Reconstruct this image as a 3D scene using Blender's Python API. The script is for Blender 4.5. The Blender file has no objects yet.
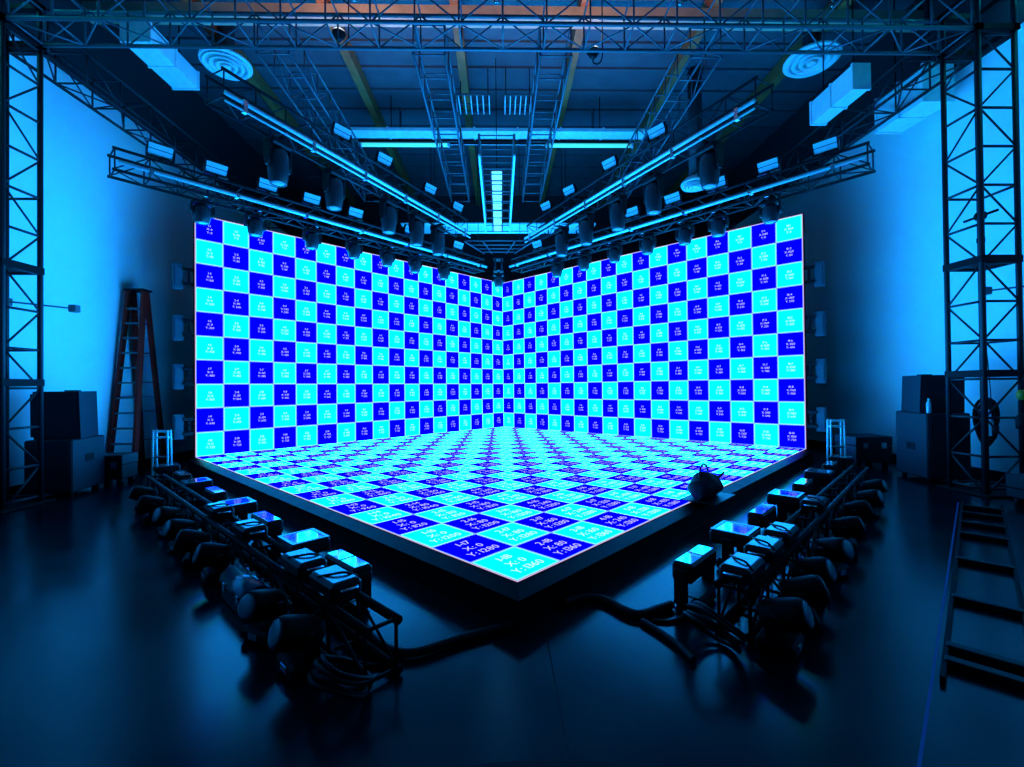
import bpy, math, random
from mathutils import Vector, Matrix
random.seed(7)
SC = bpy.context.scene
COL = SC.collection
PI = math.pi
S2 = math.sqrt(0.5)
ZF = 0.25                      # top of the LED floor
CAMX, CAMY, CAMZ = -0.1078, -15.9693, 1.3615 + ZF

# ------------------------------------------------------------------ materials
def mat(name, base=(.5, .5, .5), rough=.5, metal=0., spec=.5, emit=None, strength=1., noise=None, sampled=True, bump=None):
    m = bpy.data.materials.new(name)
    m.use_nodes = True
    nt = m.node_tree
    b = nt.nodes['Principled BSDF']
    b.inputs['Base Color'].default_value = (*base, 1)
    b.inputs['Roughness'].default_value = rough
    b.inputs['Metallic'].default_value = metal
    b.inputs['Specular IOR Level'].default_value = spec
    if emit:
        b.inputs['Emission Color'].default_value = (*emit, 1)
        b.inputs['Emission Strength'].default_value = strength
    if noise:
        scale, amt, rvar = noise
        tc = nt.nodes.new('ShaderNodeTexCoord')
        nz = nt.nodes.new('ShaderNodeTexNoise')
        nz.inputs['Scale'].default_value = scale
        nz.inputs['Detail'].default_value = 6
        nt.links.new(tc.outputs['Object'], nz.inputs['Vector'])
        mx = nt.nodes.new('ShaderNodeMix'); mx.data_type = 'RGBA'
        mx.inputs['A'].default_value = (*[max(0, c * (1 - amt)) for c in base], 1)
        mx.inputs['B'].default_value = (*[min(1, c * (1 + amt)) for c in base], 1)
        nt.links.new(nz.outputs['Fac'], mx.inputs['Factor'])
        nt.links.new(mx.outputs['Result'], b.inputs['Base Color'])
        mr = nt.nodes.new('ShaderNodeMapRange')
        mr.inputs['To Min'].default_value = max(0, rough - rvar)
        mr.inputs['To Max'].default_value = min(1, rough + rvar)
        nt.links.new(nz.outputs['Fac'], mr.inputs['Value'])
        nt.links.new(mr.outputs['Result'], b.inputs['Roughness'])
        if bump:
            bp = nt.nodes.new('ShaderNodeBump')
            bp.inputs['Strength'].default_value = bump
            bp.inputs['Distance'].default_value = .01
            nt.links.new(nz.outputs['Fac'], bp.inputs['Height'])
            nt.links.new(bp.outputs['Normal'], b.inputs['Normal'])
    if not sampled:
        m.cycles.emission_sampling = 'NONE'
    return m

S_W, S_F = 6.5, 15.0
M = {}
M['cyan_wall'] = mat('led_cyan', (.0, .0, .0), .8, spec=.0, emit=(.0, .62, 1.), strength=S_W)
M['blue_wall'] = mat('led_blue', (.0, .0, .0), .8, spec=.0, emit=(.0, .0, 1.), strength=S_W)
M['cyan_floor'] = mat('led_floor_cyan', (.0, .0, .0), .8, spec=.0, emit=(.0, .62, 1.), strength=S_F)
M['blue_floor'] = mat('led_floor_blue', (.0, .0, .0), .8, spec=.0, emit=(.0, .0, 1.), strength=S_F)
M['grid'] = mat('led_grid_line', (.0, .0, .0), .8, spec=.0, emit=(.35, .75, 1.), strength=.8, sampled=False)
M['text'] = mat('led_text', (.0, .0, .0), .8, spec=.0, emit=(.75, .72, .9), strength=1.0, sampled=False)
M['border'] = mat('led_border_line', (.0, .0, .0), .8, spec=.0, emit=(.95, .55, .95), strength=.85, sampled=False)
M['black'] = mat('black_paint', (.0025, .0025, .003), .6, spec=.10, noise=(9, .4, .1))
M['satin'] = mat('black_satin_plastic', (.0035, .0035, .0045), .42, spec=.18, noise=(14, .3, .06))
M['head'] = mat('moving_head_plastic', (.014, .015, .019), .42, noise=(12, .25, .08))
M['gloss'] = mat('black_gloss', (.0025, .003, .0035), .4, spec=.06, noise=(5, .4, .08))
M['truss'] = mat('grey_truss_paint', (.075, .08, .095), .42, metal=.2, noise=(20, .35, .1))
M['truss_dark'] = mat('dark_truss_paint', (.010, .010, .014), .5, spec=.3, noise=(20, .35, .1))
M['rail'] = mat('silver_pipe', (.8, .82, .84), .35, metal=.1, noise=(18, .1, .08))
M['white'] = mat('white_enamel', (.78, .8, .8), .45, noise=(6, .05, .05))
M['galv'] = mat('galvanised_sheet', (.82, .85, .86), .4, metal=.0, noise=(7, .22, .12))
M['panel'] = mat('flood_lens', (.42, .5, .52), .25, noise=(30, .1, .05))
M['lens'] = mat('lens_glass', (.16, .18, .2), .12, spec=.6, noise=(6, .1, .02))
M['mirror'] = mat('reflector_glass', (.62, .66, .7), .07, metal=.85, noise=(4, .08, .03))
M['dimglass'] = mat('smoked_glass', (.16, .2, .24), .22, metal=.7, noise=(5, .2, .08))
M['chrome'] = mat('worn_steel', (.5, .52, .55), .25, metal=.9, noise=(20, .15, .1))
M['red'] = mat('ladder_red', (.9, .012, .008), .6, spec=.15, noise=(12, .25, .1))
M['alu'] = mat('ladder_aluminium', (.07, .07, .08), .5, metal=.2, noise=(20, .12, .08))
M['case'] = mat('case_laminate', (.010, .010, .014), .5, spec=.25, noise=(8, .35, .1))
M['speaker'] = mat('speaker_paint', (.012, .012, .02), .6, spec=.25, noise=(40, .35, .1))
M['rubber'] = mat('cable_rubber', (.003, .003, .0035), .55, spec=.15, noise=(30, .3, .1))
M['wood'] = mat('timber', (.52, .11, .03), .6, noise=(4, .5, .1))
M['ledger'] = mat('pale_timber', (.60, .33, .22), .6, noise=(3, .5, .1))
M['bag'] = mat('black_nylon', (.006, .006, .009), .6, spec=.2, noise=(20, .4, .1))
M['yellow'] = mat('hook_yellow', (.65, .3, .02), .5, noise=(20, .2, .1))
M['bottle'] = mat('clear_plastic', (.6, .7, .75), .1, spec=.8, noise=(10, .1, .03))
M['lampwhite'] = mat('lit_work_lamp', (.8, .8, .8), .4, emit=(.9, .97, 1.), strength=1.4)
M['seam'] = mat('blue_tape', (.05, .06, .30), .5, noise=(20, .2, .1))

# ------------------------------------------------------------------ geometry
class MB:
    def __init__(s): s.v = []; s.f = []; s.mi = []; s.sm = []
    def add(s, vs, fs, mi=0, smooth=False):
        n = len(s.v); s.v += [tuple(p) for p in vs]
        for f in fs: s.f.append(tuple(i + n for i in f)); s.mi.append(mi); s.sm.append(smooth)
        return s
    def box(s, a, b, mi=0, bev=0.0):
        x0, y0, z0 = a; x1, y1, z1 = b
        if bev <= 0:
            vs = [(x, y, z) for z in (z0, z1) for y in (y0, y1) for x in (x0, x1)]
            return s.add(vs, [(0, 2, 3, 1), (4, 5, 7, 6), (0, 1, 5, 4), (2, 6, 7, 3), (0, 4, 6, 2), (1, 3, 7, 5)], mi)
        e = min(bev, (x1 - x0) * .49, (y1 - y0) * .49, (z1 - z0) * .49)
        rings = []
        for z, k in ((z0, e), (z0 + e, 0), (z1 - e, 0), (z1, e)):
            rings.append([(x0 + e + 0, y0 + k, z), (x1 - e, y0 + k, z), (x1 - k, y0 + e, z), (x1 - k, y1 - e, z),
                          (x1 - e, y1 - k, z), (x0 + e, y1 - k, z), (x0 + k, y1 - e, z), (x0 + k, y0 + e, z)])
        return s.rings(rings, mi, False)
    def rings(s, rings, mi=0, smooth=True, cap=True, closed=False):
        n = len(rings[0]); vs = [p for r in rings for p in r]; fs = []
        m = len(rings)
        for k in range(m if closed else m - 1):
            k2 = (k + 1) % m
            for i in range(n):
                j = (i + 1) % n
                fs.append((k * n + i, k * n + j, k2 * n + j, k2 * n + i))
        s.add(vs, fs, mi, smooth)
        if cap and not closed:
            b = len(s.v) - len(vs)
            s.f.append(tuple(b + i for i in reversed(range(n)))); s.mi.append(mi); s.sm.append(False)
            s.f.append(tuple(b + (m - 1) * n + i for i in range(n))); s.mi.append(mi); s.sm.append(False)
        return s
    def tube(s, pts, r, n=8, mi=0, closed=False):
        pts = [Vector(p) for p in pts]; rings = []; up = None
        m = len(pts)
        for i, p in enumerate(pts):
            if closed: t = pts[(i + 1) % m] - pts[i - 1]
            else: t = pts[min(i + 1, m - 1)] - pts[max(i - 1, 0)]
            t.normalize()
            if up is None or abs(up.dot(t)) > .99:
                up = Vector((0, 0, 1)) if abs(t.z) < .9 else Vector((1, 0, 0))
            a = t.cross(up).normalized(); b = a.cross(t).normalized(); up = b
            rr = r[i] if isinstance(r, (list, tuple)) else r
            rings.append([p + rr * (math.cos(2 * PI * k / n) * a + math.sin(2 * PI * k / n) * b) for k in range(n)])
        return s.rings(rings, mi, True, closed=closed)
    def lathe(s, prof, n=20, mi=0, c=(0, 0, 0), smooth=True):
        rings = [[(c[0] + r * math.cos(2 * PI * k / n), c[1] + r * math.sin(2 * PI * k / n), c[2] + z) for k in range(n)] for r, z in prof]
        return s.rings(rings, mi, smooth)
    def prism(s, poly, z0, z1, mi=0):
        return s.rings([[(x, y, z0) for x, y in poly], [(x, y, z1) for x, y in poly]], mi, False)
    def xform(s, mtx):
        s.v = [tuple(mtx @ Vector(p)) for p in s.v]; return s
    def mesh(s, name, mats):
        me = bpy.data.meshes.new(name)
        me.from_pydata(s.v, [], s.f)
        for m in (mats if isinstance(mats, (list, tuple)) else [mats]): me.materials.append(m)
        me.polygons.foreach_set('material_index', s.mi)
        me.polygons.foreach_set('use_smooth', s.sm)
        me.update()
        return me
    def build(s, name, mats, parent=None, loc=None):
        return link(name, s.mesh(name, mats), parent, loc)

def link(name, me, parent=None, loc=None):
    o = bpy.data.objects.new(name, me); COL.objects.link(o)
    if parent: o.parent = parent
    if loc is not None: o.location = loc
    return o

def tag(o, label=None, cat=None, group=None, kind=None):
    if label: o['label'] = label
    if cat: o['category'] = cat
    if group: o['group'] = group
    if kind: o['kind'] = kind
    return o

def thing(name, label, cat, loc=(0, 0, 0), rz=0., group=None):
    o = bpy.data.objects.new(name, None); COL.objects.link(o)
    o.location = loc; o.rotation_euler = (0, 0, rz); o.empty_display_size = .1
    return tag(o, label, cat, group)

def copy_tree(o, parent=None):
    c = o.copy(); COL.objects.link(c)
    if parent: c.parent = parent
    for ch in KIDS.get(o.name, None) or [x for x in o.children]:
        copy_tree(ch, c)
    return c
KIDS = {}

def dup(root, label, loc, rz, group=None):
    c = copy_tree(root)
    c.location = loc; c.rotation_euler = (0, 0, rz); c['label'] = label
    if group: c['group'] = group
    return c

def struct(name, mb, m):
    o = mb.build(name, m); o['kind'] = 'structure'; return o

def smooth_path(pts, k=6):
    P = [Vector(p) for p in pts]; out = []
    for i in range(len(P) - 1):
        p0 = P[max(i - 1, 0)]; p1 = P[i]; p2 = P[i + 1]; p3 = P[min(i + 2, len(P) - 1)]
        for j in range(k):
            t = j / k
            out.append(.5 * ((2 * p1) + (p2 - p0) * t + (2 * p0 - 5 * p1 + 4 * p2 - p3) * t * t + (3 * p1 - p0 - 3 * p2 + p3) * t ** 3))
    out.append(P[-1]); return out

ORD = ['first', 'second', 'third', 'fourth', 'fifth', 'sixth', 'seventh', 'eighth', 'ninth', 'tenth', 'eleventh', 'twelfth']

# ------------------------------------------------------------------ room shell
XL, XR, YB, YFR, ZC = -7.8, 8.2, 2.2, -19.0, 9.2
floor_m = mat('studio_floor', (.0035, .005, .009), .21, spec=.22, noise=(1.1, .5, .10), bump=.02)
wall_m = mat('white_wall_paint', (.86, .87, .88), .7, noise=(2.5, .04, .05))
dark_m = mat('dark_wall_paint', (.018, .019, .024), .7, noise=(2.5, .2, .05))
struct('floor', MB().box((XL - .2, YFR - .2, -.2), (XR + .2, YB + .2, 0)), floor_m)
struct('wall_left', MB().box((XL - .2, YFR, 0), (XL, YB, ZC)), wall_m)
struct('wall_right', MB().box((XR, YFR, 0), (XR + .2, YB, ZC)), wall_m)
ZW = 7.3                                                     # white paint stops here, dark cladding above
struct('wall_left_upper', MB().box((XL, YFR, ZW), (XL + .03, YB, ZC)), dark_m)
struct('wall_right_upper', MB().box((XR - .03, YFR, ZW), (XR, YB, ZC)), dark_m)
struct('wall_back', MB().box((XL - .2, YB, 0), (XR + .2, YB + .2, ZC)), dark_m)
struct('wall_front', MB().box((XL - .2, YFR - .2, 0), (XR + .2, YFR, ZC)), dark_m)
roof_m = mat('roof_deck', (.088, .092, .104), .5, metal=.1, noise=(3, .35, .1))
c = MB()                                                    # ribbed roof deck: shallow pans running across the room
n = 26; dy = (YB - YFR) / n
for k in range(n):
    y0 = YFR + k * dy
    c.box((XL - .2, y0 + .06, ZC), (XR + .2, y0 + dy - .06, ZC + .15))
    c.box((XL - .2, y0 - .06, ZC - .05), (XR + .2, y0 + .06, ZC + .15))
struct('ceiling', c, roof_m)
for k in range(6):                                          # timber beams along the roof
    x = -5.86 + 2.48 * k
    struct('ceiling_beam', MB().box((x - .09, -16, ZC - .36), (x + .09, YB, ZC - .05)), M['wood'])
struct('ceiling_ledger', MB().box((XL, -7.35, ZC - .62), (XR, -7.13, ZC - .36)), M['ledger'])
struct('trim_1', MB().box((XL + .0, -19, 0), (XL + .03, YB, .14)), M['black'])
struct('trim_2', MB().box((XR - .03, -19, 0), (XR, YB, .14)), M['black'])
struct('trim_3', MB().box((.172, -18.5, 0), (.181, -13.0, .0012)), M['black'])       # joint line in the floor

# ------------------------------------------------------------------ LED lettering glyphs
def glyphs(chars):
    out = {}
    for ch in chars:
        cu = bpy.data.curves.new('glyph', 'FONT'); cu.body = ch; cu.size = 1.0; cu.resolution_u = 3
        o = bpy.data.objects.new('glyph', cu); COL.objects.link(o)
        dg = bpy.context.evaluated_depsgraph_get()
        me = o.evaluated_get(dg).to_mesh()
        vs = [(v.co.x, v.co.y) for v in me.vertices]; fs = [tuple(p.vertices) for p in me.polygons]
        xs = [p[0] for p in vs] or [0]
        out[ch] = (vs, fs, min(xs), max(xs))
        bpy.data.objects.remove(o); bpy.data.curves.remove(cu)
    return out
GL = glyphs('0123456789-XY:')
def lay(mb, text, cx, cy, size, put):
    adv = []; w = 0
    for ch in text:
        if ch == ' ': adv.append(None); w += .25; continue
        g = GL[ch]; adv.append(w - g[2]); w += g[3] - g[2] + .09
    w -= .09
    for ch, a in zip(text, adv):
        if a is None: continue
        g = GL[ch]
        mb.add([put(cx + (x + a - w / 2) * size, cy + (y - .35) * size) for x, y in g[0]], g[1])

def led_surface(root, rows, cols, put, cyan, blue, size, pitch, eps):
    """put(u, v, h): u across, v down, h out of the face"""
    sc = MB(); tx = MB(); W, H = cols * .5, rows * .5
    def quad(u0, v0, u1, v1, h, mi):
        sc.add([put(u0, v0, h), put(u0, v1, h), put(u1, v1, h), put(u1, v0, h)], [(0, 1, 2, 3)], mi)
    quad(0, 0, W, H, 0, 2)
    e = .009
    for i in range(cols):
        for j in range(rows):
            bl = (i + j) % 2 == 0; g = e if bl else e * 2
            quad(i * .5 + g, j * .5 + g, i * .5 + .5 - g, j * .5 + .5 - g, eps, 1 if bl else 0)
            cx, cy = i * .5 + .25, -(j * .5 + .25)
            for k, t in enumerate((f'{i+1}-{j+1}', f'X: {i*80}', f'Y: {j*80}')):
                lay(tx, t, cx, cy + (1 - k) * pitch, size, lambda x, y: put(x, -y, eps * 2))
    sc.build('screen', [cyan, blue, M['grid']], root)
    tag(tx.build('lettering', M['text'], root), 'white tile numbers and coordinates')
    bd = MB(); b = .011
    for (u0, v0, u1, v1) in ((-b, -b, W + b, 0), (-b, H, W + b, H + b), (-b, 0, 0, H), (W, 0, W + b, H)):
        bd.add([put(u0, v0, 0), put(u0, v1, 0), put(u1, v1, 0), put(u1, v0, 0)], [(0, 1, 2, 3)], 0)
    tag(bd.build('border', M['border'], root), 'thin pinkish border line')

L = (-6.364, -6.364)
def led_wall(label, loc, rz, side):
    r = thing('led_wall', label, 'LED screen', loc, rz, None)
    led_surface(r, 10, 18, lambda u, v, h: (u, -h, ZF + 5 - v), M['cyan_wall'], M['blue_wall'], .060, .072, .003)
    fr = MB().box((-.02, .004, ZF - .1), (9.02, .10, ZF + 5.02))
    fr.build('cabinet_back', M['black'], r)
    xe = 0 if side < 0 else 9.0
    for zc in (3.95, 2.9, 1.9, .88):                        # boxes bracketed to the outer edge
        pb = MB(); a, b = (xe - .36, xe - .18) if side < 0 else (xe + .18, xe + .36)
        pb.box((a, .10, zc - .26), (b, .26, zc + .26), 0, .015)
        pb.box((a + .03, .085, zc - .2), (b - .03, .10, zc + .2))
        o = pb.build('power_box', M['dimbox'], r)
        br = MB(); a2, b2 = (xe - .20, xe) if side < 0 else (xe, xe + .20)
        br.box((a2, .04, zc - .18), (b2, .08, zc - .12)); br.box((a2, .04, zc + .12), (b2, .08, zc + .18))
        for q in (-.12, 0.0, .1):
            br.lathe([(.018, 0), (.022, .01), (.022, .03), (.012, .045)], 8, c=((a2 + b2) / 2, .06, zc + q))
        br.box(((a2 + b2) / 2 - .02, .05, zc - .18), ((a2 + b2) / 2 + .02, .08, zc + .18))
        br.build('edge_bracket', M['satin'], r)
    return r
M['dimbox'] = mat('power_box_paint', (.05, .06, .08), .5, noise=(9, .2, .08))
led_wall('tall LED wall of blue and cyan checks nearest the red stepladder', (L[0], L[1], 0), PI / 4, -1)
led_wall('tall LED wall of blue and cyan checks on the side of the black bag', (0, 0, 0), -PI / 4, 1)

lf = thing('led_floor', 'raised LED floor of numbered blue and cyan checks between both LED walls', 'LED floor', (L[0], L[1], 0), PI / 4)
led_surface(lf, 18, 18, lambda u, v, h: (u, -v, ZF + h), M['cyan_floor'], M['blue_floor'], .115, .13, .002)
MB().box((-.02, -9.02, .02), (8.98, -.02, ZF - .002)).build('platform', M['black'], lf)
for (a, b, c_, d) in ((-.30, -9.02, -.02, -.02), (-.30, -9.30, 8.98, -9.02)):
    e = MB()                                                # sloping gloss edge strips of the platform
    if b < -9.2: poly = [(a, b), (c_, b), (c_, d), (a, d)]; hi = [(a + .28, d - .0), (c_, d), ]
    if b < -9.2:
        vs = [(-.02, -9.02, ZF - .005), (8.98, -9.02, ZF - .005), (8.98, -9.14, ZF - .05), (-.14, -9.14, ZF - .05), (-.14, -9.14, 0), (8.98, -9.14, 0)]
    else:
        vs = [(-.02, -.02, ZF - .005), (-.02, -9.02, ZF - .005), (-.14, -9.14, ZF - .05), (-.14, -.02, ZF - .05), (-.14, -.02, 0), (-.14, -9.14, 0)]
    e.add(vs, [(0, 3, 2, 1) if b >= -9.2 else (0, 3, 2, 1), (3, 4, 5, 2)])
    tag(e.build('edge_strip', M['gloss'], lf), 'glossy black edge strip')

# ------------------------------------------------------------------ trusses
def rod(a, b, r, n=6):
    return MB().tube([a, b], r, n)
def truss(name, label, cat, A, B, w, h, nb, m, rc=.025, rb=.012, faces='bts', zig=True, group=None, chord_m=None):
    """box truss from A to B (A, B = centre of its bottom face); local x along, y across, z up"""
    A = Vector(A); B = Vector(B); Ln = (B - A).length
    rz = math.atan2(B.y - A.y, B.x - A.x)
    t = thing(name, label, cat, A, rz, group)
    for y in (-w / 2, w / 2):
        for z in (0, h):
            rod((0, y, z), (Ln, y, z), rc, 8).build('chord', chord_m if (chord_m and z == 0) else m, t)
    s = Ln / nb
    cross = MB().tube([(0, -w / 2, 0), (0, w / 2, 0)], rb, 6).mesh('cross_brace', m)
    vert = MB().tube([(0, 0, 0), (0, 0, h)], rb, 6).mesh('upright_brace', m)
    dg = [MB().tube([(0, 0, 0), (s, 0, h)], rb * .85, 6).mesh('diagonal_brace', m), MB().tube([(0, 0, h), (s, 0, 0)], rb * .85, 6).mesh('diagonal_brace', m)]
    bd = [MB().tube([(0, -w / 2, 0), (s, w / 2, 0)], rb * .85, 6).mesh('diagonal_brace', m), MB().tube([(0, w / 2, 0), (s, -w / 2, 0)], rb * .85, 6).mesh('diagonal_brace', m)]
    for k in range(nb + 1):
        x = min(max(k * s, .03), Ln - .03)
        link('cross_brace', cross, t, (x, 0, 0))
        if 't' in faces: link('cross_brace', cross, t, (x, 0, h))
        for y in (-w / 2, w / 2):
            link('upright_brace', vert, t, (x, y, 0))
            if k < nb: link('diagonal_brace', dg[k % 2], t, (k * s, y, 0))
        if 'd' in faces and k < nb: link('diagonal_brace', bd[k % 2], t, (k * s, 0, 0))
    return t

YF0, YF1 = -9.55, -9.03
ft = truss('roof_truss', 'long grey box truss spanning between the two towers overhead', 'truss', (-6.8, -9.33, 6.72), (6.76, -9.33, 6.72), .5, .5, 22, M['truss'], .028, .014, 'btd')
truss('roof_truss', 'dark box truss running back along the wall above the red stepladder', 'truss', (-7.08, -9.0, 6.66), (-7.08, -1.5, 6.66), .5, .5, 11, M['truss_dark'], .026, .015, 'btd')
truss('roof_truss', 'dark box truss running back along the wall above the speaker stack with the water bottle', 'truss', (7.07, -9.0, 6.66), (7.07, -1.5, 6.66), .5, .5, 11, M['truss_dark'], .026, .015, 'btd')
for x, lab in ((-3.5, 'ladder-like roof truss above the outer end of the stepladder-side inner lighting truss'),
               (-1.15, 'ladder-like roof truss between the timber beams, on the stepladder side of the central truss'),
               (.80, 'ladder-like roof truss beside the small lit work lamp, next to the central truss'),
               (3.14, 'ladder-like roof truss above the outer end of the bag-side inner lighting truss')):
    truss('roof_truss', lab, 'truss', (x, -8.98, 6.72), (x, -3.4, 6.72), .48, .46, 10, M['truss'], .02, .012, 'bt', group='ladder-like roof trusses')

# V of lighting trusses parallel to the LED walls
OFF = .98
def along(side, t, off, z):           # t metres from the corner along a LED wall, off metres in front of it
    if side < 0: return Vector((-t * S2 + off * S2, -t * S2 - off * S2, z))
    return Vector((t * S2 - off * S2, -t * S2 - off * S2, z))
ZL = 5.29
LOW = {}
LOWR = {-1: (Vector((-6.42, -8.33, ZL)), Vector((-.50, -1.60, ZL))), 1: (Vector((6.04, -8.57, ZL)), Vector((.22, -1.64, ZL)))}
def low(side, s_, front, z):           # s_ metres from the outer end of the silver rail, front metres towards the LED floor from it
    A, B = LOWR[side]; d = (B - A).normalized(); n_ = Vector((d.y, -d.x, 0)) * (1 if side < 0 else -1)
    p = A + d * s_ + n_ * front; p.z = z; return p
def lowrz(side):
    A, B = LOWR[side]; d = (B - A) if side < 0 else (A - B); return math.atan2(d.y, d.x)
for side, lab in ((-1, 'lighting truss with silver rail above the LED wall nearest the red stepladder'),
                  (1, 'lighting truss with silver rail above the LED wall on the side of the black bag')):
    Ln0 = (LOWR[side][1] - LOWR[side][0]).length
    a = low(side, 0.02, -.29, ZL); b = low(side, Ln0, -.29, ZL)
    t = LOW[side] = truss('lighting_truss', lab, 'truss', a, b, .4, .36, 18, M['truss_dark'], .027, .013, 'btd')
    sy = -1 if side < 0 else 1
    Ln = (b - a).length
    tag(rod((.06, sy * .29, .11), (Ln, sy * .29, .11), .034, 10).build('rail', M['rail'], t), 'bright silver rail')
    for k in range(7):
        x = .5 + k * (Ln - .8) / 6
        MB().box((x - .03, min(sy * .19, sy * .33), .075), (x + .03, max(sy * .19, sy * .33), .15)).build('rail_clamp', M['chrome'], t)
ZU = 5.92
UP = {}
UPA = {-1: Vector((-4.30, -9.12, ZU)), 1: Vector((4.04, -9.01, ZU))}
UPB = {-1: Vector((-1.15, -3.0, ZU)), 1: Vector((.89, -2.56, ZU))}
for side, lab in ((-1, 'shorter inner lighting truss with silver rail, on the stepladder side of the central truss'),
                  (1, 'shorter inner lighting truss with silver rail, on the side of the black bag')):
    a, b = UPA[side], UPB[side]
    t = UP[side] = truss('lighting_truss', lab, 'truss', a, b, .4, .4, 13, M['truss_dark'], .024, .011, 'btd')
    Ln = (b - a).length; sy = -1 if side < 0 else 1
    tag(rod((0, sy * .27, .02), (Ln, sy * .27, .02), .032, 10).build('rail', M['rail'], t), 'bright silver rail')
    tag(rod((0, sy * .27, -.10), (Ln, sy * .27, -.10), .016, 8).build('rail', M['rail'], t), 'thin silver rail')
    for k in range(6):
        x = .3 + k * (Ln - .6) / 5
        MB().box((x - .03, sy * .27 - .035, -.13), (x + .03, sy * .27 + .035, .06)).build('rail_clamp', M['chrome'], t)
        MB().box((x - .025, min(sy * .19, sy * .27), .0), (x + .025, max(sy * .19, sy * .27), .03)).build('rail_clamp', M['chrome'], t)
ct = truss('lighting_truss', 'central box truss pointing at the LED corner with two bright silver chords', 'truss', (-.13, -7.54, 5.9), (-.13, -3.36, 5.9), .65, .38, 8, M['truss'], .024, .012, 'bt', chord_m=M['rail'])

rod((4.18, -.84, -.0), (4.18, .86, -.0), .026, 8).build('end_bar', M['rail'], ct)
# tower legs
def tower(label, x0, x1):
    t = thing('tower_truss', label, 'truss tower', ((x0 + x1) / 2, -9.33, 0))
    w = (x1 - x0) / 2; d = .26; H = 6.68; m = M['truss_dark']
    MB().box((-w - .12, -d - .12, 0), (w + .12, d + .12, .03), 0, .01).build('base_plate', M['black'], t)
    for x in (-w, w):
        for y in (-d, d):
            rod((x, y, .03), (x, y, H), .035, 10).build('chord', m, t)
    nb = 12; s = H / nb; inn = 1 if x0 < 0 else -1
    hx = MB().tube([(-w, 0, 0), (w, 0, 0)], .019, 6).mesh('cross_brace', m)
    hy = MB().tube([(0, -d, 0), (0, d, 0)], .019, 6).mesh('cross_brace', m)
    dx = [MB().tube([(-w, 0, 0), (w, 0, s)], .014, 6).mesh('diagonal_brace', m), MB().tube([(w, 0, 0), (-w, 0, s)], .014, 6).mesh('diagonal_brace', m)]
    dyy = [MB().tube([(0, -d, 0), (0, d, s)], .014, 6).mesh('diagonal_brace', m), MB().tube([(0, d, 0), (0, -d, s)], .014, 6).mesh('diagonal_brace', m)]
    for k in range(nb + 1):
        z = min(max(k * s, .1), H - .05)
        link('cross_brace', hx, t, (0, -d, z)); link('cross_brace', hy, t, (inn * w, 0, z))
        if k % 4 == 0:
            link('cross_brace', hx, t, (0, d, z)); link('cross_brace', hy, t, (-inn * w, 0, z))
        if k < nb:
            link('diagonal_brace', dx[k % 2], t, (0, -d, k * s)); link('diagonal_brace', dyy[k % 2], t, (inn * w, 0, k * s))
    for z in (1.70, 3.34):
        p = MB()
        for q in (-1, 1):
            p.box((-w - .03, q * d - .035, z), (w + .03, q * d + .035, z + .1)); p.box((q * w - .035, -d - .03, z), (q * w + .035, d + .03, z + .1))
        p.box((-w, -d, z + .02), (w, d, z + .05))
        p.build('joint_frame', M['black'], t)
    for z in (H, H + .56):
        hd = MB()
        for q in (-1, 1):
            hd.box((-w - .045, q * d - .045, z), (w + .045, q * d + .045, z + .08)); hd.box((q * w - .045, -d - .045, z), (q * w + .045, d + .045, z + .08))
        hd.build('top_frame', M['black'], t)
    for q in (-1, 1):
        for q2 in (-1, 1): rod((q * w, q2 * d, H), (q * w, q2 * d, H + .6), .035, 8).build('chord', m, t)
    return t
tower('black truss tower standing beside the red stepladder wall', -7.33, -6.84)
tower('black truss tower standing by the wall on the side of the black bag', 6.80, 7.34)

# ------------------------------------------------------------------ moving heads hanging from the trusses
def make_head(label, loc, rz, group, kz, kw):
    r = thing('moving_head_light', label, 'stage light', loc, rz, group)
    SZ = Matrix.Diagonal((kw, kw, kz, 1))
    MB().box((-.03, -.23, -.055), (.03, .23, -.022), 0, .006).build('mounting_bar', M['satin'], r)
    for y in (-.2, .2):
        MB().box((-.035, y - .03, -.022), (.035, y + .03, .0105), 0, .008).build('clamp', M['chrome'], r)
    MB().box((-.18, -.12, -.17), (.18, .12, -.06), 0, .025).xform(SZ).build('base', M['satin'], r)
    for q in (-1, 1):
        a = MB().prism([(-.07, -.17), (.07, -.17), (.055, -.40), (.03, -.46), (-.03, -.46), (-.055, -.40)], 0, .045)
        a.xform(Matrix(((0, 0, 1, 0), (1, 0, 0, 0), (0, 1, 0, 0), (0, 0, 0, 1))))
        a.xform(Matrix.Translation((q * .185 - .0225, 0, 0)))
        a.xform(SZ).build('yoke_arm', M['satin'], r)
    b = MB().lathe([(.02, -.17), (.10, -.19), (.14, -.23), (.155, -.30), (.155, -.42), (.15, -.52), (.135, -.62), (.12, -.655), (.115, -.66)], 20)
    hd = b.xform(SZ).build('lamp_head', M['head'], r)
    MB().lathe([(.10, -.66), (.09, -.668), (.05, -.674), (.01, -.676)], 18).xform(SZ).build('lens', M['lens'], hd)
    MB().tube([(.118 * math.cos(2 * PI * k / 20), .118 * math.sin(2 * PI * k / 20), -.66) for k in range(20)], .010, 6, closed=True).xform(SZ).build('lens_ring', M['head'], hd)
    return r
HEADS = {}
def place_head(label, loc, rz, group, kz, kw):
    if kz not in HEADS:
        HEADS[kz] = make_head(label, loc, rz, group, kz, kw); return HEADS[kz]
    return dup(HEADS[kz], label, loc, rz, group)
SIDE = {-1: 'stepladder-side', 1: 'bag-side'}
SLOW = {-1: [1.35, 2.3, 3.5, 4.55, 5.5, 6.4, 7.45], 1: [1.62, 2.65, 3.4, 4.35, 5.3, 6.3, 7.3]}
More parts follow.
